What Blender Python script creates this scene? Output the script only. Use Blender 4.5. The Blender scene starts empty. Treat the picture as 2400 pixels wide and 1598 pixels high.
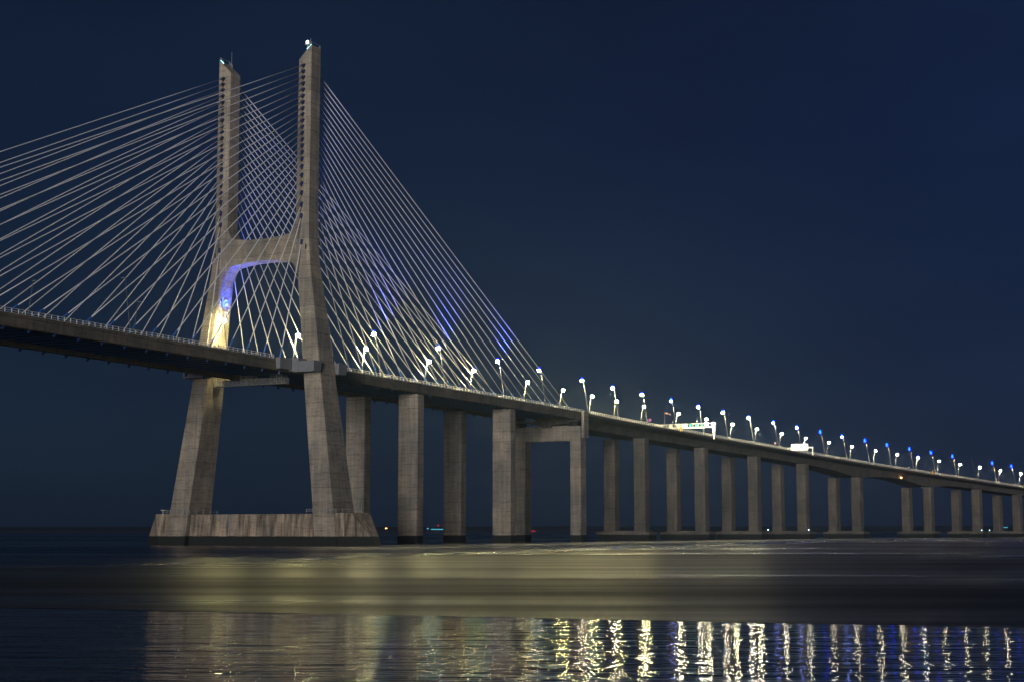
import bpy, bmesh, math, random
from mathutils import Vector, Matrix
random.seed(7)
R = math.radians
scene = bpy.context.scene
COL = scene.collection

# ------------------------------------------------------------------ bridge geometry (metres)
X0, Y0, TH0, K1, SC = -78.28, 478.18, 0.47589, 0.00046776, 205.0
CAM_H, CAM_F, CAM_PITCH = 4.176, 3582.24, 0.123802

def axis(s):
    a = min(s, SC); x = X0 + a*math.sin(TH0); y = Y0 + a*math.cos(TH0)
    e = max(s-SC, 0.0); th = TH0 + K1*e
    x += (math.cos(TH0)-math.cos(th))/K1; y += (math.sin(th)-math.sin(TH0))/K1
    return x, y, th

def W(s, t, z):
    x, y, th = axis(s)
    return Vector((x + t*math.cos(th), y - t*math.sin(th), z))

ZT = [(-260,56.1),(-125,56.2),(-44,55.95),(22,55.7),(88,55.6),(150,55.4),(209,55.0),(244,54.2),(278,53.7),(312,53.3),(345,52.7),(377,51.9),
      (410,51.2),(444,50.4),(476,49.4),(510,48.4),(541,47.4),(575,46.3),(608,45.1),(643,43.9),(677,42.7),(710,41.6),(742,40.4),
      (775,38.9),(807,37.6),(860,35.5),(960,31.5),(1100,25.8)]
def lin(T, s):
    if s <= T[0][0]: return T[0][1]
    for (a, b), (c, d) in zip(T, T[1:]):
        if s <= c: return b + (d-b)*(s-a)/(c-a)
    return T[-1][1]
def ztop(s):
    return sum(lin(ZT, s+d) for d in (-20, -10, 0, 10, 20))/5.0
GD = [(209,5.1),(495,4.9),(520,5.3),(545,6.2),(560,7.3),(571,8.0),(584,7.7),(600,6.4),(618,5.4),(632,5.1),(648,5.5),(663,6.8),(680,8.0),(693,7.5),(706,6.2),(722,5.2),(740,4.9),(1100,4.8)]

# ------------------------------------------------------------------ object helpers
def link(name, me, parent=None, loc=(0, 0, 0)):
    o = bpy.data.objects.new(name, me); COL.objects.link(o)
    if parent is not None: o.parent = parent
    else: o.location = loc
    return o

def tag(o, label=None, cat=None, group=None, kind=None):
    if label: o['label'] = label
    if cat: o['category'] = cat
    if group: o['group'] = group
    if kind: o['kind'] = kind
    return o

def empty(name, loc, label, cat, group=None):
    o = link(name, None, None, loc); o.empty_display_size = 1.0
    return tag(o, label, cat, group)

class MB:
    """collects shapes with world coordinates, links them as one mesh object"""
    def __init__(s): s.v = []; s.f = []; s.m = []
    def add(s, vs, fs, mi=0):
        b = len(s.v); s.v += [Vector(v) for v in vs]
        s.f += [tuple(b+i for i in f) for f in fs]; s.m += [mi]*len(fs)
    def hexa(s, c, mi=0):
        # c: 8 corners, bottom ring 0-3, top ring 4-7
        s.add(c, [(3,2,1,0),(4,5,6,7),(0,1,5,4),(1,2,6,5),(2,3,7,6),(3,0,4,7)], mi)
    def box(s, s0, s1, t0, t1, z0, z1, mi=0):
        s.hexa([W(s0,t0,z0),W(s1,t0,z0),W(s1,t1,z0),W(s0,t1,z0),W(s0,t0,z1),W(s1,t0,z1),W(s1,t1,z1),W(s0,t1,z1)], mi)
    def tube(s, pts, r, n=8, mi=0, caps=True):
        pts = [Vector(p) for p in pts]; rs = r if isinstance(r, (list, tuple)) else [r]*len(pts)
        rings = []
        for i, p in enumerate(pts):
            d = (pts[min(i+1, len(pts)-1)] - pts[max(i-1, 0)]).normalized()
            u = d.cross(Vector((0,0,1)))
            if u.length < 1e-3: u = d.cross(Vector((0,1,0)))
            u.normalize(); w = d.cross(u)
            rings.append([p + (u*math.cos(2*math.pi*k/n) + w*math.sin(2*math.pi*k/n))*rs[i] for k in range(n)])
        vs = [v for rg in rings for v in rg]; fs = []
        for i in range(len(rings)-1):
            for k in range(n):
                a, b = i*n+k, i*n+(k+1) % n; fs.append((a, b, b+n, a+n))
        if caps:
            fs.append(tuple(range(n))[::-1]); fs.append(tuple((len(rings)-1)*n+k for k in range(n)))
        s.add(vs, fs, mi)
    def loft(s, rings, mi=0, caps=True):
        n = len(rings[0]); vs = [v for rg in rings for v in rg]; fs = []
        for i in range(len(rings)-1):
            for k in range(n):
                a, b = i*n+k, i*n+(k+1) % n; fs.append((a, b, b+n, a+n))
        if caps:
            fs.append(tuple(range(n))[::-1]); fs.append(tuple((len(rings)-1)*n+k for k in range(n)))
        s.add(vs, fs, mi)
    def build(s, name, mats, parent=None, loc=None, smooth=False):
        base = Vector(root_loc(parent)) if parent is not None else Vector(loc if loc is not None else (0,0,0))
        me = bpy.data.meshes.new(name)
        me.from_pydata([v-base for v in s.v], [], s.f)
        if not isinstance(mats, (list, tuple)): mats = [mats]
        for m in mats: me.materials.append(m)
        for p, mi in zip(me.polygons, s.m): p.material_index = mi; p.use_smooth = smooth
        bm = bmesh.new(); bm.from_mesh(me); bmesh.ops.recalc_face_normals(bm, faces=bm.faces); bm.to_mesh(me); bm.free()
        return link(name, me, parent, base if parent is None else (0,0,0))

def root_loc(o):
    v = Vector((0,0,0))
    while o is not None: v = v + o.location; o = o.parent
    return v

def copy_tree(o, parent=None):
    c = o.copy(); COL.objects.link(c); c.parent = parent
    for ch in list(KIDS.get(o.name, [])):
        copy_tree(ch, c)
    return c
KIDS = {}

# ------------------------------------------------------------------ materials
def new_mat(name):
    m = bpy.data.materials.new(name); m.use_nodes = True
    nt = m.node_tree; b = nt.nodes['Principled BSDF']
    return m, nt, b
def N(nt, typ, **kw):
    n = nt.nodes.new(typ)
    for k, v in kw.items():
        if k == 'op': n.operation = v
        elif k == 'blend': n.blend_type = v
        elif k.startswith('i') and k[1:].isdigit(): n.inputs[int(k[1:])].default_value = v
        else: n.inputs[k].default_value = v
    return n
def mth(nt, op, a, b=None, c=None):
    n = nt.nodes.new('ShaderNodeMath'); n.operation = op
    for i, v in enumerate((a, b, c)):
        if v is None: continue
        if isinstance(v, (int, float)): n.inputs[i].default_value = v
        else: nt.links.new(v, n.inputs[i])
    return n.outputs[0]
def mixc(nt, fac, a, b, blend='MIX'):
    n = nt.nodes.new('ShaderNodeMix'); n.data_type = 'RGBA'; n.blend_type = blend
    for sock, v in ((n.inputs[0], fac), (n.inputs[6], a), (n.inputs[7], b)):
        if isinstance(v, (int, float)): sock.default_value = v
        elif isinstance(v, tuple): sock.default_value = (*v, 1) if len(v) == 3 else v
        else: nt.links.new(v, sock)
    return n.outputs[2]
def ramp(nt, fac, stops):
    n = nt.nodes.new('ShaderNodeValToRGB'); nt.links.new(fac, n.inputs[0])
    el = n.color_ramp.elements
    while len(el) < len(stops): el.new(0.5)
    for e, (p, c) in zip(el, stops): e.position = p; e.color = (c, c, c, 1) if isinstance(c, (int, float)) else (*c, 1)
    return n.outputs[0]
def noise(nt, vec, scale, detail=4, rough=0.55):
    n = nt.nodes.new('ShaderNodeTexNoise'); n.inputs['Scale'].default_value = scale
    n.inputs['Detail'].default_value = detail; n.inputs['Roughness'].default_value = rough
    nt.links.new(vec, n.inputs['Vector']); return n.outputs[0]
def scaled(nt, vec, sc):
    n = nt.nodes.new('ShaderNodeVectorMath'); n.operation = 'MULTIPLY'; n.inputs[1].default_value = sc
    nt.links.new(vec, n.inputs[0]); return n.outputs[0]

def concrete(name, base, lift=4.3, joint=0.55, stain=0.5, algae=True, vform=0.10, seed=0.0, cell=0.10, tint=(0.32, 0.28, 0.24)):
    m, nt, b = new_mat(name)
    g = nt.nodes.new('ShaderNodeNewGeometry')
    off = nt.nodes.new('ShaderNodeVectorMath'); off.operation = 'ADD'; off.inputs[1].default_value = (seed*37.0, seed*13.0, 0)
    nt.links.new(g.outputs['Position'], off.inputs[0]); P = off.outputs[0]
    sx = nt.nodes.new('ShaderNodeSeparateXYZ'); nt.links.new(g.outputs['Position'], sx.inputs[0])
    z = sx.outputs[2]
    u = mth(nt, 'ADD', mth(nt, 'MULTIPLY', sx.outputs[0], 1.35), mth(nt, 'MULTIPLY', sx.outputs[1], 0.43))
    # per-pour tone
    zi = mth(nt, 'FLOOR', mth(nt, 'DIVIDE', z, lift))
    oi = nt.nodes.new('ShaderNodeObjectInfo')
    wn = nt.nodes.new('ShaderNodeTexWhiteNoise'); wn.noise_dimensions = '2D'
    cb = nt.nodes.new('ShaderNodeCombineXYZ'); nt.links.new(zi, cb.inputs[0]); nt.links.new(oi.outputs['Random'], cb.inputs[1])
    nt.links.new(cb.outputs[0], wn.inputs['Vector'])
    tone = mth(nt, 'MULTIPLY_ADD', wn.outputs['Value'], 2*cell, 1-cell)
    n1 = noise(nt, scaled(nt, P, (0.13, 0.13, 0.10)), 1.0, 5)
    n2 = noise(nt, scaled(nt, P, (0.9, 0.9, 0.07)), 1.0, 6, 0.6)      # vertical run marks
    n3 = noise(nt, P, 2.2, 6, 0.65)
    n4 = noise(nt, scaled(nt, P, (0.25, 0.25, 1.9)), 1.0, 6, 0.7)     # horizontal board marks
    k = mth(nt, 'MULTIPLY', tone, mth(nt, 'MULTIPLY_ADD', n1, 1.1, 0.42))
    k = mth(nt, 'MULTIPLY', k, mth(nt, 'MULTIPLY_ADD', ramp(nt, n2, [(0.35, 0.0), (0.62, 1.0)]), stain, 1-stain*0.62))
    k = mth(nt, 'MULTIPLY', k, mth(nt, 'MULTIPLY_ADD', n3, 0.8, 0.58))
    k = mth(nt, 'MULTIPLY', k, mth(nt, 'MULTIPLY_ADD', ramp(nt, n4, [(0.38, 0.0), (0.50, 1.0)]), 0.32, 0.73))
    # pour joints and formwork seams
    fz = mth(nt, 'FRACT', mth(nt, 'DIVIDE', z, lift))
    jl = mth(nt, 'LESS_THAN', fz, 0.055)
    k = mth(nt, 'MULTIPLY', k, mth(nt, 'SUBTRACT', 1.0, mth(nt, 'MULTIPLY', jl, joint)))
    fu = mth(nt, 'FRACT', mth(nt, 'DIVIDE', u, 1.3)); jv = mth(nt, 'LESS_THAN', fu, 0.16)
    k = mth(nt, 'MULTIPLY', k, mth(nt, 'SUBTRACT', 1.0, mth(nt, 'MULTIPLY', jv, vform)))
    c0 = mixc(nt, ramp(nt, n1, [(0.3, 0.0), (0.7, 1.0)]), base, tuple(base[i]*1.25*(tint[i]/0.31) for i in range(3)))
    kc = nt.nodes.new('ShaderNodeCombineColor')
    for i in range(3): nt.links.new(k, kc.inputs[i])
    c = mixc(nt, 1.0, c0, kc.outputs[0], 'MULTIPLY')
    if algae:   # tide-marked, weed covered foot
        zz = mth(nt, 'ADD', z, mth(nt, 'MULTIPLY', noise(nt, P, 0.35, 4), 0.5))
        a = ramp(nt, mth(nt, 'DIVIDE', zz, 6.0), [(0.0, 1.0), (0.49, 1.0), (0.515, 0.0)])
        c = mixc(nt, a, c, mixc(nt, n3, (0.006, 0.007, 0.009), (0.028, 0.030, 0.028)))
    nt.links.new(c, b.inputs['Base Color']); b.inputs['Roughness'].default_value = 0.88
    bp = nt.nodes.new('ShaderNodeBump'); bp.inputs['Strength'].default_value = 0.35; bp.inputs['Distance'].default_value = 0.12
    nt.links.new(n3, bp.inputs['Height']); nt.links.new(bp.outputs[0], b.inputs['Normal'])
    return m

def plain(name, col, rough=0.6, metal=0.0, var=0.25, scale=3.0):
    m, nt, b = new_mat(name)
    g = nt.nodes.new('ShaderNodeNewGeometry')
    n = noise(nt, g.outputs['Position'], scale, 4)
    c = mixc(nt, n, tuple(x*(1-var) for x in col), tuple(min(1, x*(1+var)) for x in col))
    nt.links.new(c, b.inputs['Base Color'])
    b.inputs['Roughness'].default_value = rough; b.inputs['Metallic'].default_value = metal
    return m
def glow(name, col, strength):
    m, nt, b = new_mat(name)
    b.inputs['Base Color'].default_value = (*col, 1)
    b.inputs['Emission Color'].default_value = (*col, 1); b.inputs['Emission Strength'].default_value = strength
    return m

M = {}
M['tower'] = concrete('tower_concrete', (0.285, 0.268, 0.240), joint=0.32, stain=0.35)
M['cap'] = concrete('pile_cap_concrete', (0.27, 0.235, 0.20), lift=30, joint=0, stain=1.1, vform=0.14, seed=2)
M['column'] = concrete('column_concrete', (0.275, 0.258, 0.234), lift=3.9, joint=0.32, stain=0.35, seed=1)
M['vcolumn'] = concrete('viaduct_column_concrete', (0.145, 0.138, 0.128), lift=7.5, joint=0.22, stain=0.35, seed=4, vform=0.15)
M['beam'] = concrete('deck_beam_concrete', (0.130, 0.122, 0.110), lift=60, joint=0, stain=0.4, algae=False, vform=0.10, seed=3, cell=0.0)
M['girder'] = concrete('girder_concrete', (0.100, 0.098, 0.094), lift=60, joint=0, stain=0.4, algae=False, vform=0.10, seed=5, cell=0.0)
M['panel'] = plain('grey_panel', (0.20, 0.205, 0.225), 0.7, 0, 0.2, 0.8)
M['asphalt'] = plain('asphalt', (0.05, 0.05, 0.052), 0.9)
M['steel_dark'] = plain('dark_blue_steel', (0.035, 0.10, 0.30), 0.4)
M['steel'] = plain('galvanised_steel', (0.45, 0.45, 0.44), 0.5, 0.0)
M['rail'] = plain('pale_rail_paint', (0.80, 0.79, 0.74), 0.5, 0, 0.05)
M['pole'] = plain('grey_lamp_pole', (0.16, 0.16, 0.16), 0.7)
M['sheath'] = plain('white_cable_sheath', (0.78, 0.77, 0.82), 0.42, 0, 0.04)
M['sleeve'] = plain('blue_cable_sleeve', (0.03, 0.16, 0.55), 0.5)
M['cap_blue'] = plain('dark_blue_anchor_cap', (0.018, 0.035, 0.12), 0.5)
M['white'] = plain('white_painted_metal', (0.78, 0.78, 0.76), 0.5, 0, 0.05)
M['housing'] = plain('grey_lamp_housing', (0.30, 0.30, 0.32), 0.5)
M['orange'] = plain('orange_cloth', (0.75, 0.16, 0.03), 0.8)
M['orange_box'] = plain('orange_box_paint', (0.85, 0.36, 0.03), 0.6)
M['black'] = plain('black_paint', (0.02, 0.02, 0.022), 0.5)
M['rubber'] = plain('bearing_rubber', (0.02, 0.02, 0.022), 0.9)
LS = 0.32
M['lamp_white'] = glow('white_lamp_light', (1.0, 0.88, 0.36), 2600*LS)
M['lamp_cool'] = glow('cool_white_lamp_light', (1.0, 0.92, 0.66), 900*LS)
M['lamp_warm'] = glow('warm_lamp_light', (1.0, 0.86, 0.34), 2500*LS)
M['lamp_blueish'] = glow('blue_white_lamp_light', (0.30, 0.40, 1.0), 200*LS)
M['lamp_far'] = glow('distant_white_lamp_light', (1.0, 0.88, 0.62), 620*LS)
M['lamp_mid'] = glow('mid_white_lamp_light', (1.0, 0.90, 0.52), 1600*LS)
M['lamp_deep'] = glow('deep_blue_lamp_light', (0.012, 0.05, 1.0), 12)
M['lamp_blue'] = glow('blue_lamp_light', (0.0, 0.006, 1.0), 60)
M['lamp_blue_far'] = glow('faint_blue_lamp_light', (0.0, 0.02, 1.0), 60)
M['beacon'] = glow('cyan_white_beacon_light', (0.65, 0.95, 1.0), 5)
M['beacon_small'] = glow('small_cyan_light', (0.4, 0.9, 1.0), 3)
M['green'] = glow('green_signal_light', (0.0, 0.9, 0.30), 6)
M['amber'] = glow('amber_light', (1.0, 0.45, 0.12), 25)
M['red'] = glow('red_light', (1.0, 0.02, 0.05), 1.2)
M['navwhite'] = glow('cold_white_marker_light', (0.6, 0.95, 1.0), 5)
M['shoreglow'] = glow('cyan_quay_light', (0.12, 0.75, 1.0), 0.8)

# ------------------------------------------------------------------ setting: water, mudflat, far shore
def water_mat(name, base, rough, bump_s, waves, streak=0.0, rough2=None, sy=0.25, sx=0.012, spec=0.5, calm=False):
    m, nt, b = new_mat(name)
    g = nt.nodes.new('ShaderNodeNewGeometry'); P = g.outputs['Position']
    b.inputs['Base Color'].default_value = (*base, 1); b.inputs['IOR'].default_value = 1.33
    b.inputs['Specular IOR Level'].default_value = spec
    sn = noise(nt, scaled(nt, P, (sx, sy, 0)), 1.0, 5, 0.65)
    sn2 = noise(nt, scaled(nt, P, (sx*0.4, sy*0.16, 0)), 1.0, 3, 0.5)
    if streak:
        f = ramp(nt, mth(nt, 'MULTIPLY_ADD', sn2, 0.6, mth(nt, 'MULTIPLY', sn, 0.4)), [(0.40, 0.0), (0.60, 1.0)])
        r = mth(nt, 'MULTIPLY_ADD', f, (rough2-rough), rough)
        nt.links.new(r, b.inputs['Roughness'])
        c = mixc(nt, f, tuple(base), tuple(x*(1-streak) for x in base)); nt.links.new(c, b.inputs['Base Color'])
    else:
        b.inputs['Roughness'].default_value = rough
    h = None
    if calm:      # the breeze dies away towards the right, with gusty patches
        sp = nt.nodes.new('ShaderNodeSeparateXYZ'); nt.links.new(P, sp.inputs[0])
        wv = mth(nt, 'ADD', sp.outputs[0], mth(nt, 'MULTIPLY', noise(nt, P, 0.12, 3), 8.0))
        cr = ramp(nt, mth(nt, 'MULTIPLY_ADD', wv, 1/40.0, 0.5), [(0.12, 1.0), (0.50, 0.62), (0.74, 0.24), (1.0, 0.20)])
        gust = ramp(nt, noise(nt, scaled(nt, P, (0.16, 0.55, 0)), 1.0, 4, 0.65), [(0.36, 0.45), (0.66, 1.9)])
        cr = mth(nt, 'MULTIPLY', cr, gust)
    for wi, (sc, w, ax) in enumerate(waves):
        n = noise(nt, scaled(nt, P, ax), sc, 3, 0.6)
        t = mth(nt, 'MULTIPLY', n, w)
        if calm:
            t = mth(nt, 'MULTIPLY', t, cr)
            if wi == 1: t = mth(nt, 'MULTIPLY', t, cr)
        h = t if h is None else mth(nt, 'ADD', h, t)
    if h is not None:
        bp = nt.nodes.new('ShaderNodeBump'); bp.inputs['Strength'].default_value = bump_s; bp.inputs['Distance'].default_value = 1.0
        nt.links.new(h, bp.inputs['Height']); nt.links.new(bp.outputs[0], b.inputs['Normal'])
    return m
M['water'] = water_mat('estuary_water', (0.010, 0.011, 0.010), 0.035, 1.0,
                       [(1.0, 0.062, (0.26, 1.5, 1)), (1.0, 0.058, (3.4, 1.1, 1)), (1.0, 0.05, (0.5, 0.35, 1))], calm=True)
M['far_water'] = water_mat('smooth_far_water', (0.006, 0.010, 0.018), 0.16, 1.0,
                       [(1.0, 0.02, (0.5, 1.0, 1))], streak=0.3, rough2=0.34, sy=0.03, sx=0.0015)
M['mud'] = water_mat('wet_mudflat', (0.050, 0.042, 0.020), 0.22, 1.0,
                       [(1.0, 0.02, (0.25, 1.4, 1))], streak=0.5, rough2=0.52, sy=0.09, sx=0.010)
M['shore'] = plain('dark_far_shore', (0.012, 0.016, 0.026), 1.0, 0, 0.2, 0.01)

def sheet(name, pts, z, mat, label):
    me = bpy.data.meshes.new(name); me.from_pydata([(x, y, 0) for x, y in pts], [], [tuple(range(len(pts)))])
    me.materials.append(mat); o = link(name, me, None, (0, 0, z))
    me.update()
    if me.polygons[0].normal.z < 0: me.flip_normals()
    return tag(o, label, None, None, 'structure')
sheet('water', [(-9000, -600), (9000, -600), (9000, 9000), (-9000, 9000)], 0.0, M['far_water'], 'dark smooth estuary water reaching the horizon')
# wet flat: irregular rim far and near
def wig(pts, amp, seed, sub=14):
    rnd = random.Random(seed); out = []
    for (a, b), (c, d) in zip(pts, pts[1:]):
        for i in range(sub):
            f = i/sub; out.append((a+(c-a)*f, b+(d-b)*f + rnd.uniform(-amp, amp)*(b/150.0)))
    out.append(pts[-1]); return out
far_rim = [(-330, 132), (-150, 160), (-59, 180), (-50, 190), (-40, 208), (-29, 237), (-8, 291), (9, 329), (46, 420), (112, 580), (208, 751), (310, 900), (520, 1150)]
near_rim = [(-330, 150), (-120, 100), (-28, 86), (-18, 82), (0, 76), (10, 72), (22, 68), (60, 58), (200, 30), (520, 10)]
near_rim[0] = (-330, 120)
sheet('mudflat', wig(far_rim, 1.2, 1) + wig(near_rim, 0.35, 2)[::-1], 0.012, M['mud'], 'smooth wet flat shining under the bridge lights')
sheet('near_water', [(-332, 119.6)] + [(x, y+0.0) for x, y in wig(near_rim, 0.35, 2)][1:] + [(522, -300), (-332, -300)], 0.006, M['water'], 'rippled near water with glittering lamp reflections')

def far_shore():
    mb = MB(); rnd = random.Random(5)
    xs = [-4200 + i*60 for i in range(141)]; prof = []
    for x in xs:
        h = 17.6 + 1.2*math.sin(x/700.0) + 0.5*math.sin(x/190.0+1) + rnd.uniform(-0.15, 0.15)
        prof.append([Vector((x, 3990, -1)), Vector((x, 4020, h*0.55)), Vector((x, 4100, h)), Vector((x, 4700, h*0.95)), Vector((x, 4800, -1))])
    mb.loft(prof)
    return mb.build('far_shore', M['shore'], None, (0, 4000, 0), True)
tag(far_shore(), 'low dark line of land along the horizon', None, None, 'structure')

M['glint_bar'] = water_mat('glint_bar_gloss', (0.06, 0.06, 0.055), 0.25, 1.0, [(1.0, 0.02, (0.30, 0.9, 1))], spec=1.0)  # glossy skin of the added bar, set to return lamp light
def glint_bar():      # added bar along the far rim; front slope tilted to throw back lamp light
    rnd = random.Random(11); P_ = wig(far_rim[2:], 0.25, 9, 16); rows = []
    for i, (x, y) in enumerate(P_):
        k = (0.55+0.45*math.sin(i*0.31)+rnd.uniform(-0.25, 0.25)) * (0.35 if x < -30 else (0.7 if x < 0 else 1.0)); h = max(0.03, 0.60*k*(y/420.0)**0.5)
        rows.append(((x, y-2.5-h*8.0, 0.0), (x, y-2.5, h), (x, y-1.0, h*1.02), (x, y+4.0, 0.0)))
    n = 4; me = bpy.data.meshes.new('added_glint_bar')
    me.from_pydata([v for r in rows for v in r], [], [(i*n+k, (i+1)*n+k, (i+1)*n+k+1, i*n+k+1) for i in range(len(rows)-1) for k in range(3)])
    me.materials.append(M['glint_bar']); me.update()
    if me.polygons[2].normal.z < 0: me.flip_normals()
    return link('added_glint_bar', me, None, (0, 0, 0.014))
tag(glint_bar(), 'added low bar sloped to reflect the lamps along the far rim of the flat', None, None, 'structure')

# ------------------------------------------------------------------ the pylon
LEG = [(-2.0, 24.9, 32.9, 6.5), (10, 23.6, 31.0, 6.0), (30, 21.0, 27.9, 5.2), (53, 18.1, 24.3, 4.3), (65, 16.9, 22.6, 3.9), (76, 15.5, 20.8, 3.5), (84, 14.5, 19.5, 3.2),
       (90, 13.8, 18.75, 3.0), (97, 13.3, 18.3, 2.85), (105, 13.2, 18.2, 2.8), (130, 13.3, 18.2, 2.8), (151.9, 13.4, 18.2, 2.8)]
tw = empty('pylon', W(0, 0, 0), 'tall concrete H-shaped bridge pylon with two leaning legs rising from the water', 'pylon')
def leg_mesh(sg):
    mb = MB(); rings = []
    ch = 0.35
    def ring(z0, a, b, h, za=None):
        pts = [(-h+ch, a), (-h, a+ch), (-h, b-ch), (-h+ch, b), (h-ch, b), (h, b-ch), (h, a+ch), (h-ch, a)]
        out = []
        for s_, t_ in pts:
            z = z0 if za is None else za[0] + (za[1]-za[0])*(t_-a)/(b-a)
            out.append(W(s_, sg*t_, z))
        return out
    for z, a, b, h in LEG: rings.append(ring(z, a, b, h))
    rings.append(ring(0, 13.4, 18.2, 2.8, (152.1, 156.6)))
    mb.loft(rings)
    return mb
for sg in (1, -1):
    lg = leg_mesh(sg).build('leg', M['tower'], tw)
    # small service hatch on the front face
    mb = MB(); mb.box(-3.16, -2.9, sg*17.6-0.2, sg*17.6+0.2, 91.0, 92.6); mb.build('hatch', M['black'], lg)
    # outrigger on the summit: railing, antenna
    mb = MB()
    for t_ in (16.6, 17.3, 18.0):
        z_ = 152.1 + 4.5*(t_-13.4)/4.8
        for s_ in (-2.4, 2.4): mb.tube([W(s_, sg*t_, z_), W(s_, sg*t_, z_+1.2)], 0.05, 5)
    for s_ in (-2.4, 2.4):
        for dz in (0.6, 1.2): mb.tube([W(s_, sg*16.6, 155.1+dz), W(s_, sg*18.0, 156.4+dz)], 0.05, 5)
    mb.tube([W(-2.4, sg*18.0, 157.6), W(2.4, sg*18.0, 157.6)], 0.05, 5)
    mb.tube([W(0.6, sg*15.6, 154), W(0.6, sg*15.6, 160.0)], 0.05, 5)
    mb.build('summit_railing', M['steel'], lg)
    mb = MB()
    zs_ = lambda t_: 152.1 + 4.5*(t_-13.4)/4.8
    mb.tube([W(-2.5, sg*16.4, zs_(16.4)+0.5), W(-2.2, sg*17.9, zs_(17.9)+0.5)], 0.12, 6)
    mb.build('summit_light_strip', M['beacon_small'], lg)
# cross beam between legs: curved opening above and below
def cross_beam():
    mb = MB(); hs = 2.55; n = 44; prof = []
    def inner(z): return lin([(a, b) for a, b, c, d in LEG], z)
    top, bot = [], []
    for i in range(n+1):
        x = -1 + 2*i/n
        t_ = x*13.9; ax = abs(x)
        zt = 95.8 + 1.4*ax**2 + 6.0*max(0, (ax-0.74)/0.26)**2.6
        zb = 88.9 - 1.6*ax**2 - 3.6*max(0, (ax-0.80)/0.20)**2.4
        top.append((t_, zt)); bot.append((t_, zb))
    rings = []
    for (t_, zt), (_, zb) in zip(top, bot):
        rings.append([W(-hs, t_, zb), W(hs, t_, zb), W(hs, t_, zt), W(-hs, t_, zt)])
    mb.loft(rings)
    # projecting string course on both faces
    for sgn in (-1, 1):
        rr = []
        for t_, zt in top[3:-3]:
            rr.append([W(sgn*(hs-0.05), t_, 92.6), W(sgn*(hs+0.14), t_, 92.6), W(sgn*(hs+0.14), t_, 93.2), W(sgn*(hs-0.05), t_, 93.2)])
        mb.loft(rr)
    return mb
cross_beam().build('cross_beam', M['tower'], tw)
# lower pile cap with pointed prows
def cap_mesh():
    mb = MB()
    mb.hexa([W(-5.0, -24, -2), W(5.0, -24, -2), W(5.0, 24, -2), W(-5.0, 24, -2), W(-4.3, -23.5, 9.5), W(4.3, -23.5, 9.5), W(4.3, 23.5, 9.5), W(-4.3, 23.5, 9.5)])
    for sg in (1, -1):      # flared, pointed end blocks beyond the legs
        rings = []
        for z in (-2, 0, 9.7):
            f = (z+2)/11.7
            tp = 45.4+(37.0-45.4)*f; tA = 41.0+(36.6-41.0)*f; sA = 5.9+(5.2-5.9)*f; sw = 0.3+(5.2-0.3)*f; ti = 27.5 if z < 5 else 26.5
            rings.append([W(-sA, sg*ti, z), W(-sA, sg*(tA-(1-f)*6.0), z), W(-sw, sg*tp, z), W(sw, sg*tp, z), W(sA, sg*(tA-(1-f)*6.0), z), W(sA, sg*ti, z)])
        mb.loft(rings)
    return mb
cp = cap_mesh().build('pile_cap', M['cap'], tw)
mb = MB()     # thin joints standing proud on the wall of the cap
mb.box(-5.06, -4.0, -8.2, -8.0, 2.9, 9.45)
mb.build('joint_strip', M['steel'], cp)
for sg in (1, -1):
    mb = MB()
    for (s0, s1, t0, t1) in ((-7.0, -7.0, 22.2, 32.8), (7.0, 7.0, 22.2, 32.8), (-7.0, 7.0, 22.2, 22.2), (-7.0, 7.0, 32.8, 32.8)):
        for dz in (0.6, 1.15): mb.tube([W(s0, sg*t0, 9.7+dz), W(s1, sg*t1, 9.7+dz)], 0.05, 5)
    for s_ in (-7, -3.5, 0, 3.5, 7):
        for t_ in (22.2, 32.8): mb.tube([W(s_, sg*t_, 9.7), W(s_, sg*t_, 10.9)], 0.06, 5)
    for t_ in (24.5, 27, 29.5, 31):
        for s_ in (-7, 7): mb.tube([W(s_, sg*t_, 9.7), W(s_, sg*t_, 10.9)], 0.06, 5)
    mb.build('cap_railing', M['steel'], tw)
mb = MB()
mb.tube([W(-3, -36.0, 9.7), W(-3, -36.0, 10.8)], 0.12, 6); mb.box(-3.5, -2.5, -36.6, -35.4, 10.8, 11.1)
mb.build('mooring_post', M['steel'], tw)
# grey enclosures round the legs at deck level
for sg in (1, -1):
    mb = MB()
    def bx(s0, s1, t0, t1, z0, z1, bat=0.25):
        mb.hexa([W(s0+bat, sg*t0, z0), W(s1-bat, sg*t0, z0), W(s1-bat, sg*(t1-bat), z0), W(s0+bat, sg*(t1-bat), z0),
                 W(s0, sg*t0, z1), W(s1, sg*t0, z1), W(s1, sg*t1, z1), W(s0, sg*t1, z1)])
    bx(-8.6, -4.36, 17.3, 25.2, 52.3, 55.5)
    bx(-8.75, -4.36, 15.7, 19.6, 52.6, 56.5)
    bx(-15.0, -8.7, 15.7, 17.4, 52.9, 56.2)
    bx(4.36, 9.0, 15.7, 25.6, 52.4, 55.8)
    mb.build('leg_enclosure', M['panel'], tw)
# beacon on the near leg
bl = MB(); bl.tube([W(-1.2, 15.6, 154.2), W(-1.2, 15.6, 157.3)], 0.12, 8); bl.box(-1.75, -0.65, 15.0, 16.2, 157.25, 157.4)
bro = bl.build('beacon_lamp', M['steel'], tw)
bl = MB(); bl.tube([W(-1.2, 15.6, 157.41), W(-1.2, 15.6, 157.7), W(-1.2, 15.6, 158.5), W(-1.2, 15.6, 158.75)], [0.2, 0.45, 0.45, 0.15], 12)
bl.build('beacon_lens', M['beacon'], bro, smooth=True)
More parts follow.
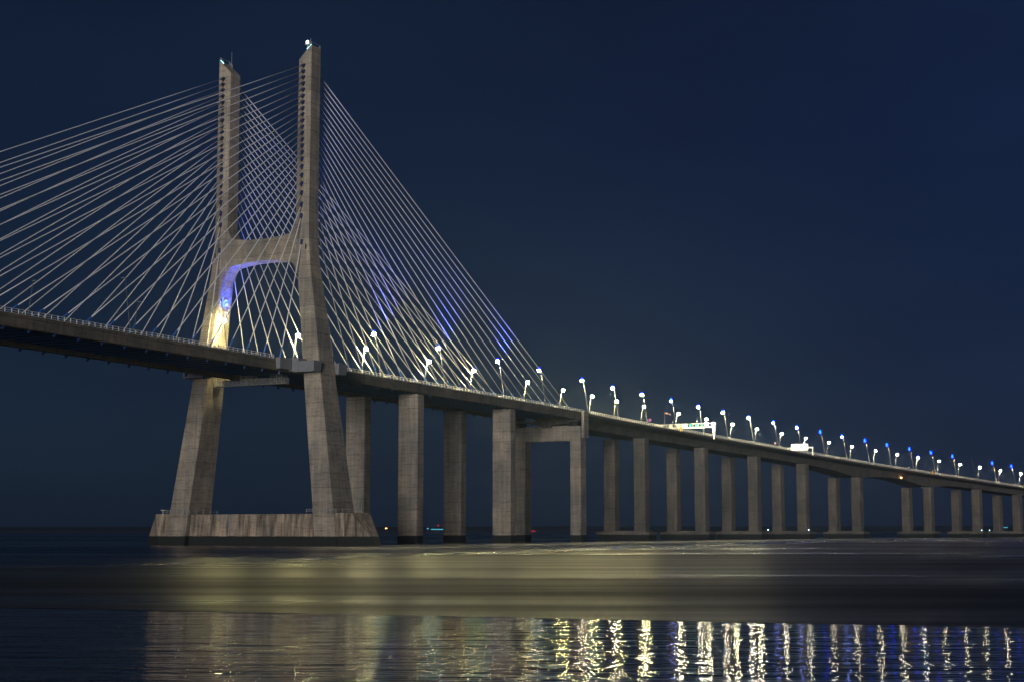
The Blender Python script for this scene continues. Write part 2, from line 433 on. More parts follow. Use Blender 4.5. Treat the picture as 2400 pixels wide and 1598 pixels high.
# wall floodlight shelf on far leg inner face (unlit bracket)
mb = MB(); mb.box(-0.9, 0.9, -16.3, -14.9, 77.4, 77.7); mb.tube([W(-0.6, -16.0, 76.6), W(-0.6, -15.0, 77.4)], 0.06, 6)
mb.build('leg_bracket', M['white'], tw)

# blue floodlights standing on the deck edge inside the far leg, washing the leg and the arch
def flood(s_, t_, z_, aim, col, power, cone):
    q = W(s_, t_, z_)
    g = empty('blue_floodlight', q-Vector((0,0,0.6)), 'FL', 'floodlight', 'blue floodlights inside the pylon')
    dr = (aim-q).normalized()
    mb = MB(); mb.tube([q-Vector((0,0,1.0)), q-dr*0.3], 0.08, 6); mb.tube([q-dr*0.45, q], [0.25, 0.38], 10); mb.build('lamp_body', M['housing'], g)
    mb = MB(); mb.tube([q+dr*0.005, q+dr*0.03], 0.33, 12); mb.build('lens', glow('blue_flood_lens', (0.0, 0.05, 1.0), 20), g)
    ld = bpy.data.lights.new('flood_beam', 'SPOT'); ld.energy = power; ld.color = col; ld.spot_size = cone; ld.spot_blend = 0.8; ld.shadow_soft_size = 0.25
    lo = link('flood_beam', ld, g); lo.location = q + dr*0.08 - g.location; lo.rotation_euler = dr.to_track_quat('-Z', 'Y').to_euler()
    return g
f1 = flood(-0.6, -13.6, 74.2, W(-0.4, -15.6, 82), (0.0, 0.05, 1.0), 16000, R(120)); f1['label'] = 'blue floodlight on the far pylon leg, washing its inner face'
f2 = flood(-1.2, -11.8, 57.2, W(-0.5, -7.5, 88), (0.07, 0.12, 1.0), 70000, R(62)); f2['label'] = 'blue floodlight on the deck by the far pylon leg, aimed at the arch'
mb = MB(); mb.tube([f1.location+Vector((0,0,-0.4)), W(-0.6, -16.3, 73.8)], 0.08, 6); mb.build('wall_arm', M['steel'], f1)

# ------------------------------------------------------------------ decks
def sweep(mb, svals, prof_fn, mi=0):
    mb.loft([prof_fn(s) for s in svals], mi)
def frange(a, b, d):
    n = max(1, int(round((b-a)/d))); return [a+(b-a)*i/n for i in range(n+1)]
dk = empty('cable_stayed_deck', W(0, 0, 52), 'long concrete bridge deck hung from cables and passing between the pylon legs', 'bridge deck')
SS = frange(-262, 209.3, 8)
def rect(t0, t1, dz0, dz1):
    return lambda s: [W(s, t0, ztop(s)+dz0), W(s, t1, ztop(s)+dz0), W(s, t1, ztop(s)+dz1), W(s, t0, ztop(s)+dz1)]
for sg in (1, -1):
    mb = MB()
    def prof(s):
        z = ztop(s)
        pts = [(15.5, -0.0), (15.5, -0.75), (15.25, -1.0), (15.1, -3.1), (14.9, -3.3), (13.3, -3.3), (13.1, -3.1), (13.1, -0.05)]
        return [W(s, sg*t, z+d) for t, d in pts]
    sweep(mb, SS, prof); mb.build('edge_beam', M['beam'], dk)
mb = MB(); sweep(mb, SS, rect(-13.098, 13.098, -0.45, -0.12)); mb.build('deck_slab', M['girder'], dk)
mb = MB(); sweep(mb, SS, rect(-12.6, 12.6, -0.118, -0.05)); mb.build('roadway', M['asphalt'], dk)
cb_ = 0
for i, s in enumerate(frange(-118, 200, 4.42)):
    mb = MB(); z = ztop(s)
    mb.box(s-0.06, s+0.06, -13.05, 13.05, z-2.0, z-0.47)
    mb.box(s-0.35, s+0.35, -13.05, 13.05, z-2.12, z-2.0)
    mb.build('cross_girder', M['steel_dark'], dk)
def railing(mb, svals, t, h, step, rails, r=0.07, rp=0.09):
    a, b = svals
    for s in frange(a, b, step):
        z = ztop(s); mb.tube([W(s, t, z-0.02), W(s, t, z+h)], rp, 5)
    sv = frange(a, b, 8)
    for f in rails: mb.tube([W(s, t, ztop(s)+h*f) for s in sv], r*(1.6 if f < 0.1 else 1.0), 6)
for sg in (1, -1):
    for a, b in ((-262, -15.3), (9.6, 209)):
        mb = MB(); railing(mb, (a, b), sg*15.2, 1.15, 2.2, (0.02, 0.5, 1.0))
        if sg > 0:
            for s in frange(a+8, b-8, 17.1):
                mb.tube([W(s, 12.2, ztop(s)+0.75), W(s, 15.4, ztop(s)+0.75)], 0.10, 6)
        mb.build('railing', M['rail'], dk)
    mb = MB(); sweep(mb, SS, rect(sg*12.75-0.15, sg*12.75+0.15, -0.12, 0.75)); mb.build('crash_barrier', M['girder'], dk)
# end diaphragm with pointed bearing block above the frame pier
mb = MB(); z = ztop(205)
prof = [(-15.0, z-3.32), (-15.0, z-4.0), (-12.4, z-4.0), (-9.5, z-4.4), (-2.6, z-5.6), (-2.2, z-6.4), (2.2, z-6.4), (2.6, z-5.6), (9.5, z-4.4), (12.4, z-4.0), (15.0, z-4.0), (15.0, z-3.32)]
mb.loft([[W(203.0, t, q) for t, q in prof], [W(206.2, t, q) for t, q in prof]])
mb.build('end_diaphragm', M['girder'], dk)

vd = empty('viaduct_deck', W(480, 0, 45), 'long curved concrete viaduct deck descending to the right with arched haunches', 'bridge deck')
SV = frange(209.5, 1000, 6.1)
mb = MB()
def vprof(s):
    z = ztop(s); d = lin(GD, s)
    pts = [(15.5, 0.0), (15.5, -0.95), (14.9, -1.05), (8.3, -1.55), (7.2, -d), (-7.2, -d), (-8.3, -1.55), (-14.9, -1.05), (-15.5, -0.95), (-15.5, 0.0)]
    return [W(s, t, z+q) for t, q in pts]
sweep(mb, SV, vprof); mb.build('box_girder', M['girder'], vd)
mb = MB(); sweep(mb, SV, rect(-12.6, 12.6, 0.004, 0.05)); mb.build('roadway', M['asphalt'], vd)
for sg in (1, -1):
    mb = MB(); railing(mb, (216.5, 900), sg*15.2, 1.3, 2.35, (0.05, 0.5, 1.0), 0.09, 0.13); mb.build('railing', M['rail'], vd)
    mb = MB(); sweep(mb, SV, rect(sg*12.75-0.15, sg*12.75+0.15, 0.0, 0.8)); mb.build('crash_barrier', M['girder'], vd)

# ------------------------------------------------------------------ piers
def col_mesh(mb, s, t, wt, ws, z0, z1, ch=0.5, groove=False):
    a, b = wt/2, ws/2
    pl = [(-b, -a+ch), (-b, a-ch), (-b+ch, a), (b-ch, a), (b, a-ch), (b, -a+ch), (b-ch, -a), (-b+ch, -a)]
    mb.loft([[W(s+p, t+q, z) for p, q in pl] for z in (z0, z1)])
for s, nm in ((72.0, 'first'), (142.6, 'second')):
    r = empty('side_span_pier', W(s, 0, 0), f'{nm} pair of massive square concrete columns right of the pylon', 'bridge pier', 'paired columns under the side span')
    zc = ztop(s)-3.3
    for sg in (1, -1):
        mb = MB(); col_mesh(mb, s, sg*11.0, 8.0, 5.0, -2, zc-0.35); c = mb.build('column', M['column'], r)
        mb = MB(); mb.box(s-2.0, s+2.0, sg*11.0-3.0, sg*11.0+3.0, zc-0.35, zc-0.005); mb.build('bearing', M['rubber'], c)
s = 207.0
r = empty('portal_pier', W(s, 0, 0), 'portal-frame concrete pier with crossbeam joining the cable deck to the viaduct', 'bridge pier')
for sg in (1, -1):
    mb = MB(); col_mesh(mb, s, sg*13.2, 5.0, 6.0, -2, 49.0, 0.3)
    if sg > 0: mb.box(s-1.6, s+2.9, 15.72, 17.0, 44, ztop(s)+0.3)
    else: mb.box(s-1.6, s+2.9, -17.0, -15.72, 44, ztop(s)+0.3)
    mb.build('column', M['column'], r)
mb = MB(); mb.box(s-2.6, s+2.6, -10.72, 10.72, 42.7, 48.9); mb.box(s-2.9, s-2.61, -10.7, 10.7, 48.3, 49.2); mb.build('crossbeam', M['column'], r)
for t in (-12.5, 12.5):
    mb = MB(); mb.box(s-2.2, s-0.5, t-1.4, t+1.4, 49.0, ztop(s)-4.02); mb.build('bearing', M['rubber'], r)
PS = [286.9, 358.5, 426.7, 493.0, 571.6, 680.7, 758.0, 824.1, 889.0]
ORD = ['first','second','third','fourth','fifth','sixth','seventh','eighth','ninth','tenth','eleventh','twelfth','thirteenth','fourteenth','fifteenth','sixteenth','seventeenth','eighteenth','nineteenth','twentieth','twenty-first','twenty-second','twenty-third']
for i, s in enumerate(PS):
    extra = ' at an arched haunch' if i in (4, 5) else ''
    r = empty('viaduct_pier', W(s, 0, 0), f'twin-column viaduct pier{extra}, {ORD[i]} right of the portal pier', 'bridge pier', 'twin-column piers under the viaduct')
    zc = ztop(s)-lin(GD, s)
    mb = MB()
    mb.box(s-4.4, s+4.4, -13.4, 13.4, -2, 2.55); mb.box(s-4.6, s+4.6, -13.7, 13.7, 2.552, 3.9)
    mb.box(s-3.4, s+3.4, -11.5, 11.5, 3.902, 4.5)
    mb.build('pile_cap', M['vcolumn'], r)
    for sg in (1, -1):
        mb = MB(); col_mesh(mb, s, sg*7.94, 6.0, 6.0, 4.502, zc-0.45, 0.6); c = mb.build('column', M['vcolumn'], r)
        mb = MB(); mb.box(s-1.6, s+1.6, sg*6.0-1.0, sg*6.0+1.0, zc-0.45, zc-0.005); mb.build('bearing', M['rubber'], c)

# ------------------------------------------------------------------ stay cables
AZ = [150.4,148.5,146.6,144.6,142.6,140.6,138.6,136.6,134.7,132.7,130.7,128.7,126.7,124.7,122.6,120.5,118.1,115.4,112.7,109.8,106.2,102.6,94.4]
def cable(s0, sg, side, j):
    zt = AZ[j]
    hs = lin([(a, d) for a, b, c, d in LEG], zt); tc = lin([(a, (b+c)/2) for a, b, c, d in LEG], zt)
    top = W(side*(hs-0.1), sg*tc, zt); bot = W(s0, sg*14.3, ztop(s0)-0.2)
    d = (top-bot).normalized(); L = (top-bot).length
    pln = 'near' if sg > 0 else 'far'
    way = 'left over the main span' if side < 0 else 'right over the side span'
    mb = MB(); n = 7; pts = []
    for i in range(n+1):
        f = i/n; p = bot.lerp(top, f); p.z -= 0.0011*L*4*f*(1-f); pts.append(p)
    mb.tube(pts, 0.145, 7)
    o = mb.build('stay_cable', M['sheath'], None, bot, True)
    o.data.polygons.foreach_set
    tag(o, f'{ORD[j]} stay cable from the top of the {pln} pylon leg, fanning {way.split()[0]}', 'stay cable',
        f'stay cables fanning {way.split()[0]} from the {pln} leg')
    mb = MB(); mb.tube([bot, bot+d*4.6], [0.27, 0.21], 8); mb.build('deck_sleeve', M['sleeve'], o)
    mb = MB(); mb.tube([top-d*0.2, top-d*1.7, top-d*1.9], [0.46, 0.42, 0.24], 8); mb.build('anchor_cap', M['cap_blue'], o)
    b2 = W(s0, sg*14.3, ztop(s0)-3.3)
    mb = MB(); mb.tube([b2+Vector((0,0,0.1)), b2-d*1.1], [0.40, 0.34], 7); mb.build('lower_anchorage', M['cap_blue'], o)
    return o
for sg in (1, -1):
    for i in range(23):
        cable(-(11.1+8.55*i), sg, -1, 22-i)
        cable(10.5+8.53*i, sg, 1, 22-i)

# ------------------------------------------------------------------ street lamps
# prototype: local +x along the bridge, +y towards the carriageway, pole leans over it
def lamp_parts(H, lean):
    pole = MB(); pole.tube([(0,0,0), (0, 0.0, 0.5), (0, lean*0.5, H*0.5), (0, lean, H)], [0.18, 0.11, 0.08, 0.06], 8)
    pole.box_ = None
    return pole
def lbox(mb, x0, x1, y0, y1, z0, z1, top=1.0):
    cx, cy = (x0+x1)/2, (y0+y1)/2
    f = lambda x, y, k: (cx+(x-cx)*k, cy+(y-cy)*k)
    q = [(x0,y0),(x1,y0),(x1,y1),(x0,y1)]
    mb.hexa([Vector((*p, z0)) for p in q] + [Vector((*f(*p, top), z1)) for p in q])
def mk(mb, name, mat, parent, smooth=False):
    me = bpy.data.meshes.new(name); me.from_pydata(mb.v, [], mb.f); me.materials.append(mat)
    bm = bmesh.new(); bm.from_mesh(me); bmesh.ops.recalc_face_normals(bm, faces=bm.faces); bm.to_mesh(me); bm.free()
    for p in me.polygons: p.use_smooth = smooth
    o = link(name, me, parent); 
    if parent is not None: KIDS.setdefault(parent.name, []).append(o)
    return o
SPOTS = {}
for k_, c_, e_ in (('white', (1.0, 0.86, 0.48), 1.0), ('cool', (1.0, 0.88, 0.52), 1.0), ('warm', (1.0, 0.82, 0.38), 1.1), ('blueish', (1.0, 0.88, 0.58), 0.8), ('blue', (1.0, 0.86, 0.55), 0.6), ('dist', (1.0, 0.88, 0.58), 0.8), ('mid', (1.0, 0.88, 0.55), 0.9), ('leg', (1.0, 0.80, 0.40), 0.30)):
    ld = bpy.data.lights.new('road_light', 'SPOT'); ld.energy = 72000*e_; ld.color = c_; ld.spot_size = R(140); ld.spot_blend = 0.35; ld.shadow_soft_size = 0.3; SPOTS[k_] = ld
BLUE_UP = bpy.data.lights.new('blue_beam', 'SPOT'); BLUE_UP.energy = 26000; BLUE_UP.color = (0.01, 0.06, 1.0); BLUE_UP.spot_size = R(115); BLUE_UP.spot_blend = 0.6; BLUE_UP.shadow_soft_size = 0.3
def make_lamp(kind, lean, H=15.0):
    r = link('street_lamp', None, None, (0, 0, 0)); r['category'] = 'street lamp'
    a = lamp_parts(H, lean); mk(a, 'pole', M['pole'], r, True)
    b = MB(); lbox(b, -0.35, 0.35, -0.35, 0.35, -0.05, 0.06); mk(b, 'base_plate', M['pole'], r)
    h = MB(); lbox(h, -0.45, 0.45, lean-0.15, lean+1.2, H+0.02, H+0.22, 0.7)
    hd = mk(h, 'lamp_head', M['housing'], r)
    if kind != 'off':
        g = MB(); n = 12
        rings = []
        for k, (rr, zz) in enumerate(((0.50, 0.0), (0.70, -0.12), (0.80, -0.38), (0.80, -0.62), (0.68, -0.88), (0.40, -1.06), (0.1, -1.12))):
            rings.append([Vector((rr*0.82*math.cos(2*math.pi*q/n), lean+0.6+rr*0.9*math.sin(2*math.pi*q/n), H+0.018+zz)) for q in range(n)])
        g.loft(rings); mk(g, 'lens', M[{'white':'lamp_white','cool':'lamp_cool','warm':'lamp_warm','blueish':'lamp_blueish','blue':'lamp_deep','dist':'lamp_far','mid':'lamp_mid','leg':'lamp_white'}[kind]], hd, True)
        if kind in ('cool', 'blueish', 'blue', 'white'):
            g = MB(); q_ = {'cool': 0.62, 'blueish': 0.8, 'blue': 0.8, 'white': 0.25}[kind]
            g.tube([(0, lean+0.6, H+0.225), (0, lean+0.6, H+0.24+0.45*q_), (0, lean+0.6, H+0.24+0.9*q_)], [0.5*q_, 0.55*q_, 0.2*q_], 10)
            mk(g, 'blue_top_light', M['lamp_blue' if kind in ('cool', 'white') else 'lamp_blue_far'], hd, True)
        ld = SPOTS[kind]; lo = link('road_light', ld, hd); lo.location = (0, lean+1.3, H-1.3)
        KIDS.setdefault(hd.name, []).append(lo)
        if kind == 'cool':
            lu = link('blue_beam', BLUE_UP, hd); lu.location = (0, lean, H+0.95); lu.rotation_euler = (math.pi, 0, 0)
            KIDS.setdefault(hd.name, []).append(lu)
    return r
protos = {}
def place_lamp(s, sg, kind, label, group, H=15.0):
    key = (kind, H)
    if key not in protos:
        protos[key] = make_lamp(kind, 2.4, H); r = protos[key]
    else:
        r = copy_tree(protos[key])
    _, _, th = axis(s)
    r.location = W(s, sg*15.2, ztop(s)-0.03)
    # local x -> direction of s (near side: local +y must point to -t)
    ux = Vector((math.sin(th), math.cos(th), 0)); ut = Vector((math.cos(th), -math.sin(th), 0))
    if sg > 0: X_ = ux; Y_ = -ut
    else: X_ = -ux; Y_ = ut
    r.rotation_euler = (0, 0, math.atan2(X_.y, X_.x))
    r['label'] = label; r['group'] = group; r['category'] = 'street lamp'
    return r
near = [45.2, 88.7, 134.9, 171.6, 213.6, 246.5, 279.0, 313.2, 346.3, 377.5, 411.0, 444.5, 477.0, 510.3, 542.0, 576.0, 609.3, 644.0, 678.0, 712.0, 743.0, 776.5, 808.0, 840]
far = [-4.6, 35.8, 78.4, 123.6, 160.2, 209.6, 245.0, 275.7, 302.5, 333.5, 374.6, 409.2, 442.9, 475.1, 508.9, 542.3, 575.7, 609.2, 644.1, 677.4, 709.2, 742.1, 775.1, 806.5, 840.2, 873.5]
nk = ['cool','cool','cool','cool','cool','cool','cool','blueish','cool','cool','cool','blueish','blueish','blue','blueish','blue','blue','blue','blue','blue','off','blue','blue','blue']
fk = ['leg','white','white','white','white','warm','warm','white','warm','warm','mid','mid','mid','mid','dist','dist','dist','dist','dist','dist','cool','dist','dist','dist','dist','dist']
def where(s, i, n0):
    if s < 205: return f'{ORD[i]} right of far pylon leg'
    return f'{ORD[i-n0]} past the portal pier'
for i, (s, k) in enumerate(zip(near, nk)):
    look = {'cool': 'tall lit lamp with cool white head', 'blueish': 'tall lit lamp with bluish head', 'blue': 'tall lit lamp with deep blue head', 'off': 'unlit lamp between lit ones'}[k]
    n0 = sum(1 for q in near if q < 205)
    place_lamp(s, 1, k, f'{look}, near row, {where(s, i, n0)}', 'street lamps on the near edge of the deck')
for i, (s, k) in enumerate(zip(far, fk)):
    look = {'warm': 'lit lamp with yellow head', 'white': 'lit lamp with warm white head', 'leg': 'lit lamp with warm white head', 'mid': 'lit lamp with warm white head', 'dist': 'lit lamp with white head', 'cool': 'lit lamp with bluish head'}[k]
    n0 = sum(1 for q in far if q < 205)
    place_lamp(s, -1, k, f'{look}, far row, {where(s, i, n0)}', 'street lamps on the far edge of the deck')
for s, sg, lab in ((-79, 1, 'unlit lamp on near deck edge left of the pylon, nearer of two'), (-44.3, -1, 'unlit lamp on far deck edge left of the pylon, closest to it'), (-86.3, -1, 'unlit lamp on far deck edge at the left, second from the pylon'), (-38, 1, 'unlit lamp on near deck edge left of the pylon, closest to the near leg')):
    place_lamp(s, sg, 'off', lab, 'unlit street lamps over the main span')

# ------------------------------------------------------------------ inspection traveller under the deck
tr = empty('inspection_traveller', W(0, 0, 50), 'steel lattice inspection gantry hanging under the deck between the pylon legs', 'gantry')
mb = MB()
def truss(mb, t0, t1, s_, z0, z1, n, r=0.07):
    for z in (z0, z1): mb.tube([W(s_, t0, z), W(s_, t1, z)], r*1.3, 5)
    for i in range(n+1):
        t = t0+(t1-t0)*i/n; mb.tube([W(s_, t, z0), W(s_, t, z1)], r, 5)
        if i < n:
            t2 = t0+(t1-t0)*(i+1)/n; a, b = (z0, z1) if i % 2 else (z1, z0); mb.tube([W(s_, t, a), W(s_, t2, b)], r, 5)
for s_ in (-1.1, 1.1):
    truss(mb, -19.0, -7.8, s_, 50.0, 51.3, 14, 0.05)
    truss(mb, -7.8, 9.0, s_, 49.9, 51.7, 18, 0.07)
for t in (-19.0, -7.8, 0, 9.0):
    for z in (50.0, 51.3): mb.tube([W(-1.1, t, z), W(1.1, t, z)], 0.08, 5)
mb.build('lattice_boom', M['steel'], tr)
mb = MB(); mb.box(-1.0, 1.0, -18.9, 8.9, 49.80, 49.88); mb.build('walkway_floor', M['steel'], tr)
mb = MB(); mb.box(-1.3, 1.3, -1.8, 2.6, 50.1, 51.6); mb.build('cabin', M['panel'], tr)
for t0, t1 in ((-7.6, -3.4), (4.0, 8.2), (-19.2, -17.2)):
    mb = MB(); 
    for t in (t0, (t0+t1)/2, t1):
        for s_ in (-1.4, 1.4): mb.tube([W(s_, t, 49.9), W(s_, t, 52.9)], 0.07, 5)
    for z in (50.6, 51.4, 52.2, 52.8):
        for s_ in (-1.4, 1.4): mb.tube([W(s_, t0, z), W(s_, t1, z)], 0.06, 5)
    mb.build('hanger_frame', M['steel'], tr)

# ------------------------------------------------------------------ lane signal gantry, sign gantry, small signs
s = 356.5; zg = ztop(s)
g = empty('lane_signal_gantry', W(s, 0, zg), 'white gantry spanning the viaduct with green lane signals and white panels', 'sign gantry')
for sg in (1, -1):
    mb = MB(); b = W(s, sg*16.4, zg-1.0)
    mb.hexa([W(s-0.5, sg*16.1, zg-1.2), W(s+0.5, sg*16.1, zg-1.2), W(s+0.5, sg*16.7, zg-1.2), W(s-0.5, sg*16.7, zg-1.2),
             W(s-0.7, sg*15.4, zg+7.4), W(s+0.7, sg*15.4, zg+7.4), W(s+0.7, sg*17.4, zg+7.4), W(s-0.7, sg*17.4, zg+7.4)])
    mb.build('post', M['white'], g)
mb = MB(); mb.box(s-0.45, s+0.45, -15.38, 15.38, zg+4.75, zg+5.45); mb.box(s-0.35, s+0.35, -15.38, 15.38, zg+6.95, zg+7.25)
for i in range(21):
    t = -15+1.5*i; mb.tube([W(s, t, zg+5.4), W(s, t, zg+7.0)], 0.10, 5)
mb.build('truss_beam', M['white'], g)
for t, w in ((-13.4, 1.5), (-7.6, 1.3), (-3.6, 1.9), (0.0, 2.6), (12.4, 1.6)):
    mb = MB(); mb.box(s-0.85, s-0.47, t-w/1.5, t+w/1.5, zg+5.0, zg+7.3); mb.build('sign_panel', M['white'], g)
for t in (3.4, 6.7, 9.9):
    mb = MB(); mb.box(s-0.80, s-0.48, t-0.85, t+0.85, zg+5.5, zg+7.15); p = mb.build('signal_panel', M['black'], g)
    mb = MB(); F = s-0.84
    def quad(a): mb.add([W(F, t+x, zg+6.3+y) for x, y in a], [tuple(range(len(a)))])
    quad([(-0.16, 0.6), (0.16, 0.6), (0.16, -0.05), (-0.16, -0.05)]); quad([(-0.5, -0.05), (0.5, -0.05), (0, -0.65)])
    mb.build('green_arrow', M['green'], p)
mb = MB()
for t in (-7.0, 6.8): mb.tube([W(s, t, zg+7.25), W(s, t, zg+8.6)], 0.07, 5); mb.box(s-0.2, s+0.2, t-0.25, t+0.25, zg+8.3, zg+8.75)
mb.build('camera_mast', M['white'], g)

s = 490.5; zg = ztop(s)
g = empty('sign_gantry', W(s, 15, zg), 'white half gantry with two large blank white sign boards over the viaduct', 'sign gantry')
for t in (0.3, 15.9):
    mb = MB(); mb.tube([W(s, t, zg-0.6), W(s, t, zg+4.3)], 0.22, 6); mb.build('post', M['white'], g)
mb = MB(); mb.box(s-0.25, s+0.25, 0.0, 16.2, zg+3.9, zg+4.35); mb.build('beam', M['white'], g)
for t0, t1, z1 in ((2.6, 7.9, 6.4), (8.4, 13.2, 6.3)):
    mb = MB(); mb.box(s-0.62, s-0.28, t0, t1, zg+2.6, zg+z1); mb.build('sign_board', M['white'], g)

def road_sign(s, label, face, r=0.75, h=2.6):
    g = empty('road_sign', W(s, 15.6, ztop(s)), label, 'road sign')
    z = ztop(s); mb = MB(); mb.tube([W(s, 15.6, z-0.5), W(s, 15.6, z+h)], 0.08, 6); mb.build('post', M['pole'], g)
    mb = MB(); mb.tube([W(s-0.12, 15.6, z+h), W(s-0.18, 15.6, z+h)], r, 20); mb.build('disc', face, g)
    return g
M['sign_blue'] = plain('blue_sign_face', (0.05, 0.10, 0.55), 0.5); M['sign_red'] = plain('red_sign_rim', (0.6, 0.05, 0.04), 0.5)
a = road_sign(280.6, 'small round blue and red road sign on near viaduct edge', M['sign_red'])
z = ztop(280.6); mb = MB(); mb.tube([W(280.40, 15.6, z+2.6), W(280.36, 15.6, z+2.6)], 0.55, 20); mb.build('sign_face', M['sign_blue'], a)
a = road_sign(439.0, 'small round white road sign with red rim on near viaduct edge', M['sign_red'])
z = ztop(439.0); mb = MB(); mb.tube([W(438.80, 15.6, z+2.6), W(438.76, 15.6, z+2.6)], 0.55, 20); mb.build('sign_face', M['white'], a)

s = 298.2; z = ztop(s)
g = empty('windsock', W(s, 15.4, z), 'orange striped windsock flying from a white pole beside the lane gantry', 'windsock')
mb = MB(); mb.tube([W(s, 15.4, z-0.5), W(s, 15.4, z+7.6)], 0.10, 6); mb.build('pole', M['pole'], g)
for q in range(4):
    mb = MB(); f = [W(s, 15.4+0.2+0.75*(q+k/3), z+7.3-0.10*(q+k/3)**1.6) for k in range(4)]
    mb.tube(f, [0.50-0.07*(q+k/3) for k in range(4)], 10); mb.build('sock_band', M['orange'] if q % 2 == 0 else M['white'], g, smooth=True)

for s, lab in ((316.9, 'orange emergency phone post behind the lane gantry'), (672.2, 'small orange emergency phone post on the far viaduct')):
    z = ztop(s); g = empty('emergency_phone', W(s, 15.5, z), lab, 'emergency phone', 'orange phone posts on the viaduct edge')
    mb = MB(); mb.box(s-0.4, s+0.4, 15.25, 16.0, z-0.2, z+2.1); mb.build('cabinet', M['orange_box'], g)
    mb = MB(); mb.box(s-0.15, s+0.15, 15.5, 15.8, z+2.101, z+2.5); mb.build('mast_head', M['orange_box'], g)
s = 639.0; z = ztop(s)-4.2
g = empty('navigation_light', W(s, 8.0, z), 'amber navigation light on viaduct girder over the arched channel span', 'navigation light')
mb = MB(); mb.box(s-0.3, s+0.3, 7.6, 8.4, z+0.1, z+0.8); mb.build('bracket', M['housing'], g)
mb = MB(); mb.tube([W(s-0.6, 8.4, z+0.15), W(s-0.6, 8.4, z-0.2), W(s-0.6, 8.4, z-0.55)], [0.3, 0.55, 0.3], 10); mb.build('lens', M['amber'], g, smooth=True)
s = 636.0; z = ztop(s)
g = empty('camera_pole', W(s, 15.5, z), 'small pale camera pole on viaduct railing above the amber light', 'camera')
mb = MB(); mb.tube([W(s, 15.5, z), W(s, 15.5, z+2.0)], 0.09, 6); mb.build('pole', M['pole'], g)
mb = MB(); mb.box(s-0.4, s+0.5, 14.6, 15.6, z+1.8, z+2.3); mb.build('camera_body', M['white'], g)

for (ps, sgn), nm in zip(((493.0, -1), (493.0, 1), (758.0, 1), (824.1, -1)), ('left end of the fourth viaduct cap', 'right end of the fourth viaduct cap', 'right end of the seventh viaduct cap', 'left end of the eighth viaduct cap')):
    q = W(ps-4.2, sgn*12.9, 3.9)
    g = empty('marker_light', q, f'small cold white marker light on {nm}', 'marker light', 'marker lights on the pile caps')
    mb = MB(); mb.tube([q, q+Vector((0,0,1.0))], 0.08, 6); mb.build('post', M['steel'], g)
    mb = MB(); mb.tube([q+Vector((0,0,1.0)), q+Vector((0,0,1.25)), q+Vector((0,0,1.6))], [0.2, 0.36, 0.2], 8); mb.build('lens', M['navwhite'], g, smooth=True)

# distant lights on the far shore
def unproj(px, py, Y):
    a = (px-1200)/CAM_F; b = (799-py)/CAM_F; c, s_ = math.cos(CAM_PITCH), math.sin(CAM_PITCH)
    d = Vector((a, c-b*s_, s_+b*c)); k = Y/d.y
    return Vector((0, 0, CAM_H)) + d*k
def shore_light(x0, x1, y, mat, label, w=1.6, cat='distant light', Y=3800):
    p0 = unproj(x0, y, Y); p1 = unproj(x1, y, Y); z = p0.z
    g = empty('shore_light', Vector(((p0.x+p1.x)/2, Y, 0)), label, cat, 'lights along the far shore')
    n = max(1, int((x1-x0)/7)); mb = MB(); mp = MB()
    for i in range(n):
        x = p0.x + (p1.x-p0.x)*(i+0.5)/n
        mp.tube([(x, Y, -0.5), (x, Y, z-0.5)], 0.25, 5)
        mb.tube([Vector((x-(p1.x-p0.x)/n*0.4-0.6, Y, z)), Vector((x+(p1.x-p0.x)/n*0.4+0.6, Y, z))], w, 6)
    mp.build('post', M['housing'], g); mb.build('light', mat, g)
shore_light(903, 907, 1237, M['amber'], 'tiny amber light on the far shore just right of the pylon foot', 0.6)
shore_light(1010, 1039, 1239.5, M['shoreglow'], 'row of cyan quay lights on the far shore between side span columns', 1.1)
shore_light(1001, 1004, 1237.5, M['shoreglow'], 'single cyan light left of the row of quay lights', 1.6)
shore_light(1025, 1029, 1230.5, M['red'], 'tiny red light above the cyan quay lights', 1.0)
shore_light(1244, 1256, 1243.4, M['red'], 'red light streak on the water line inside the portal pier', 0.7)
shore_light(2352, 2362, 1235.0, M['shoreglow'], 'faint cluster of lights on the far shore at the right edge', 1.0)

# ------------------------------------------------------------------ haze
me = bpy.data.meshes.new('haze'); bm = bmesh.new(); bmesh.ops.create_cube(bm, size=1.0); bm.to_mesh(me); bm.free()
hz = link('haze', me, None, (0, 4200, 88)); hz.scale = (18700, 9900, 182)
m = bpy.data.materials.new('haze'); m.use_nodes = True; nt = m.node_tree; nt.nodes.clear()
ou = nt.nodes.new('ShaderNodeOutputMaterial'); pv = nt.nodes.new('ShaderNodeVolumePrincipled')
pv.inputs['Density'].default_value = 1.15e-4; pv.inputs['Color'].default_value = (0.50, 0.72, 1.0, 1); pv.inputs['Anisotropy'].default_value = 0.7
nt.links.new(pv.outputs[0], ou.inputs['Volume']); me.materials.append(m)
tag(hz, 'thin night haze over the estuary', None, None, 'stuff')

# ------------------------------------------------------------------ camera, world, light
cd = bpy.data.cameras.new('camera'); cam = bpy.data.objects.new('camera', cd); COL.objects.link(cam)
cam.location = (0, 0, CAM_H); cam.rotation_euler = (math.pi/2 + CAM_PITCH, 0, 0)
cd.sensor_width = 36.0; cd.lens = CAM_F/2400*36.0; cd.clip_start = 0.5; cd.clip_end = 30000
scene.camera = cam

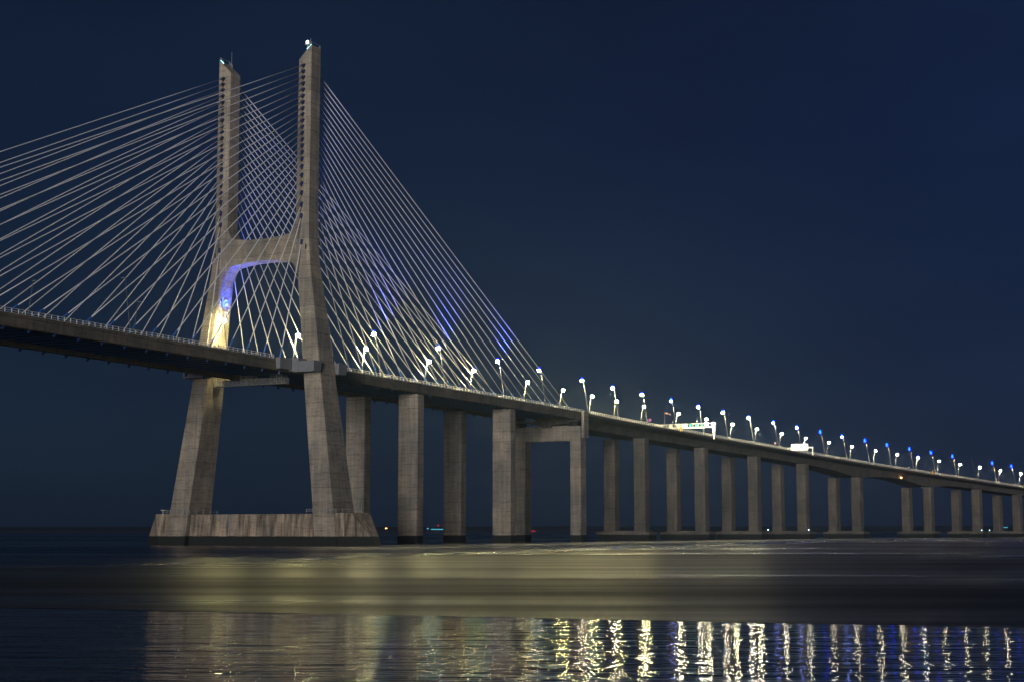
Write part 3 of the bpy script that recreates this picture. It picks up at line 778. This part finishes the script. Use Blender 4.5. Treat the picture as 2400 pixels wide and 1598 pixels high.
w = bpy.data.worlds.new('World'); scene.world = w; w.use_nodes = True; nt = w.node_tree
bg = nt.nodes['Background']
tc = nt.nodes.new('ShaderNodeTexCoord'); P = tc.outputs['Generated']
sx = nt.nodes.new('ShaderNodeSeparateXYZ'); nt.links.new(P, sx.inputs[0])
el = ramp(nt, sx.outputs[2], [(0.0, (0.0095, 0.0205, 0.0450)), (0.10, (0.0080, 0.0190, 0.0510)), (0.25, (0.0060, 0.0150, 0.0500)), (0.45, (0.0055, 0.0115, 0.0330)), (1.0, (0.005, 0.009, 0.025))])
az = ramp(nt, mth(nt, 'MULTIPLY_ADD', sx.outputs[0], 1.2, 0.5), [(0.0, (0.80, 0.90, 0.80)), (0.45, (0.92, 0.95, 0.85)), (0.9, (1.0, 1.0, 1.12))])
cl = noise(nt, scaled(nt, P, (3, 3, 9)), 1.0, 5)
clc = ramp(nt, cl, [(0.3, (0.74, 0.78, 0.84)), (0.7, (1.22, 1.18, 1.12))])
c = mixc(nt, 1.0, mixc(nt, 1.0, el, az, 'MULTIPLY'), clc, 'MULTIPLY')
sky = nt.nodes.new('ShaderNodeTexSky'); sky.sky_type = 'NISHITA'; sky.sun_disc = False
sky.sun_elevation = R(18); sky.sun_rotation = R(200)
sk = mixc(nt, 1.0, sky.outputs[0], (0.0006, 0.0006, 0.0006), 'MULTIPLY')
c = mixc(nt, 1.0, c, sk, 'ADD')
nt.links.new(c, bg.inputs['Color']); bg.inputs['Strength'].default_value = 0.86

sd = bpy.data.lights.new('city_glow', 'SUN'); sd.energy = 1.9; sd.angle = R(14); sd.color = (1.0, 0.955, 0.90)
so = bpy.data.objects.new('city_glow', sd); COL.objects.link(so)
d = Vector((0.16, 0.97, -0.045)).normalized()      # direction of travel: from the city behind the camera, left
so.rotation_euler = d.to_track_quat('-Z', 'Y').to_euler(); so.location = (-100, -200, 120)

vs = scene.view_settings; vs.view_transform = 'Standard'; vs.look = 'None'; vs.exposure = 0.0; vs.gamma = 1.0
scene.render.engine = 'CYCLES'
cy = scene.cycles
cy.use_denoising = True; cy.use_adaptive_sampling = True; cy.adaptive_threshold = 0.01
try: cy.denoiser = 'OPENIMAGEDENOISE'
except Exception: pass
cy.max_bounces = 5; cy.diffuse_bounces = 2; cy.glossy_bounces = 3; cy.volume_bounces = 0
cy.sample_clamp_indirect = 3.0; cy.sample_clamp_direct = 0.0
cy.use_light_tree = True
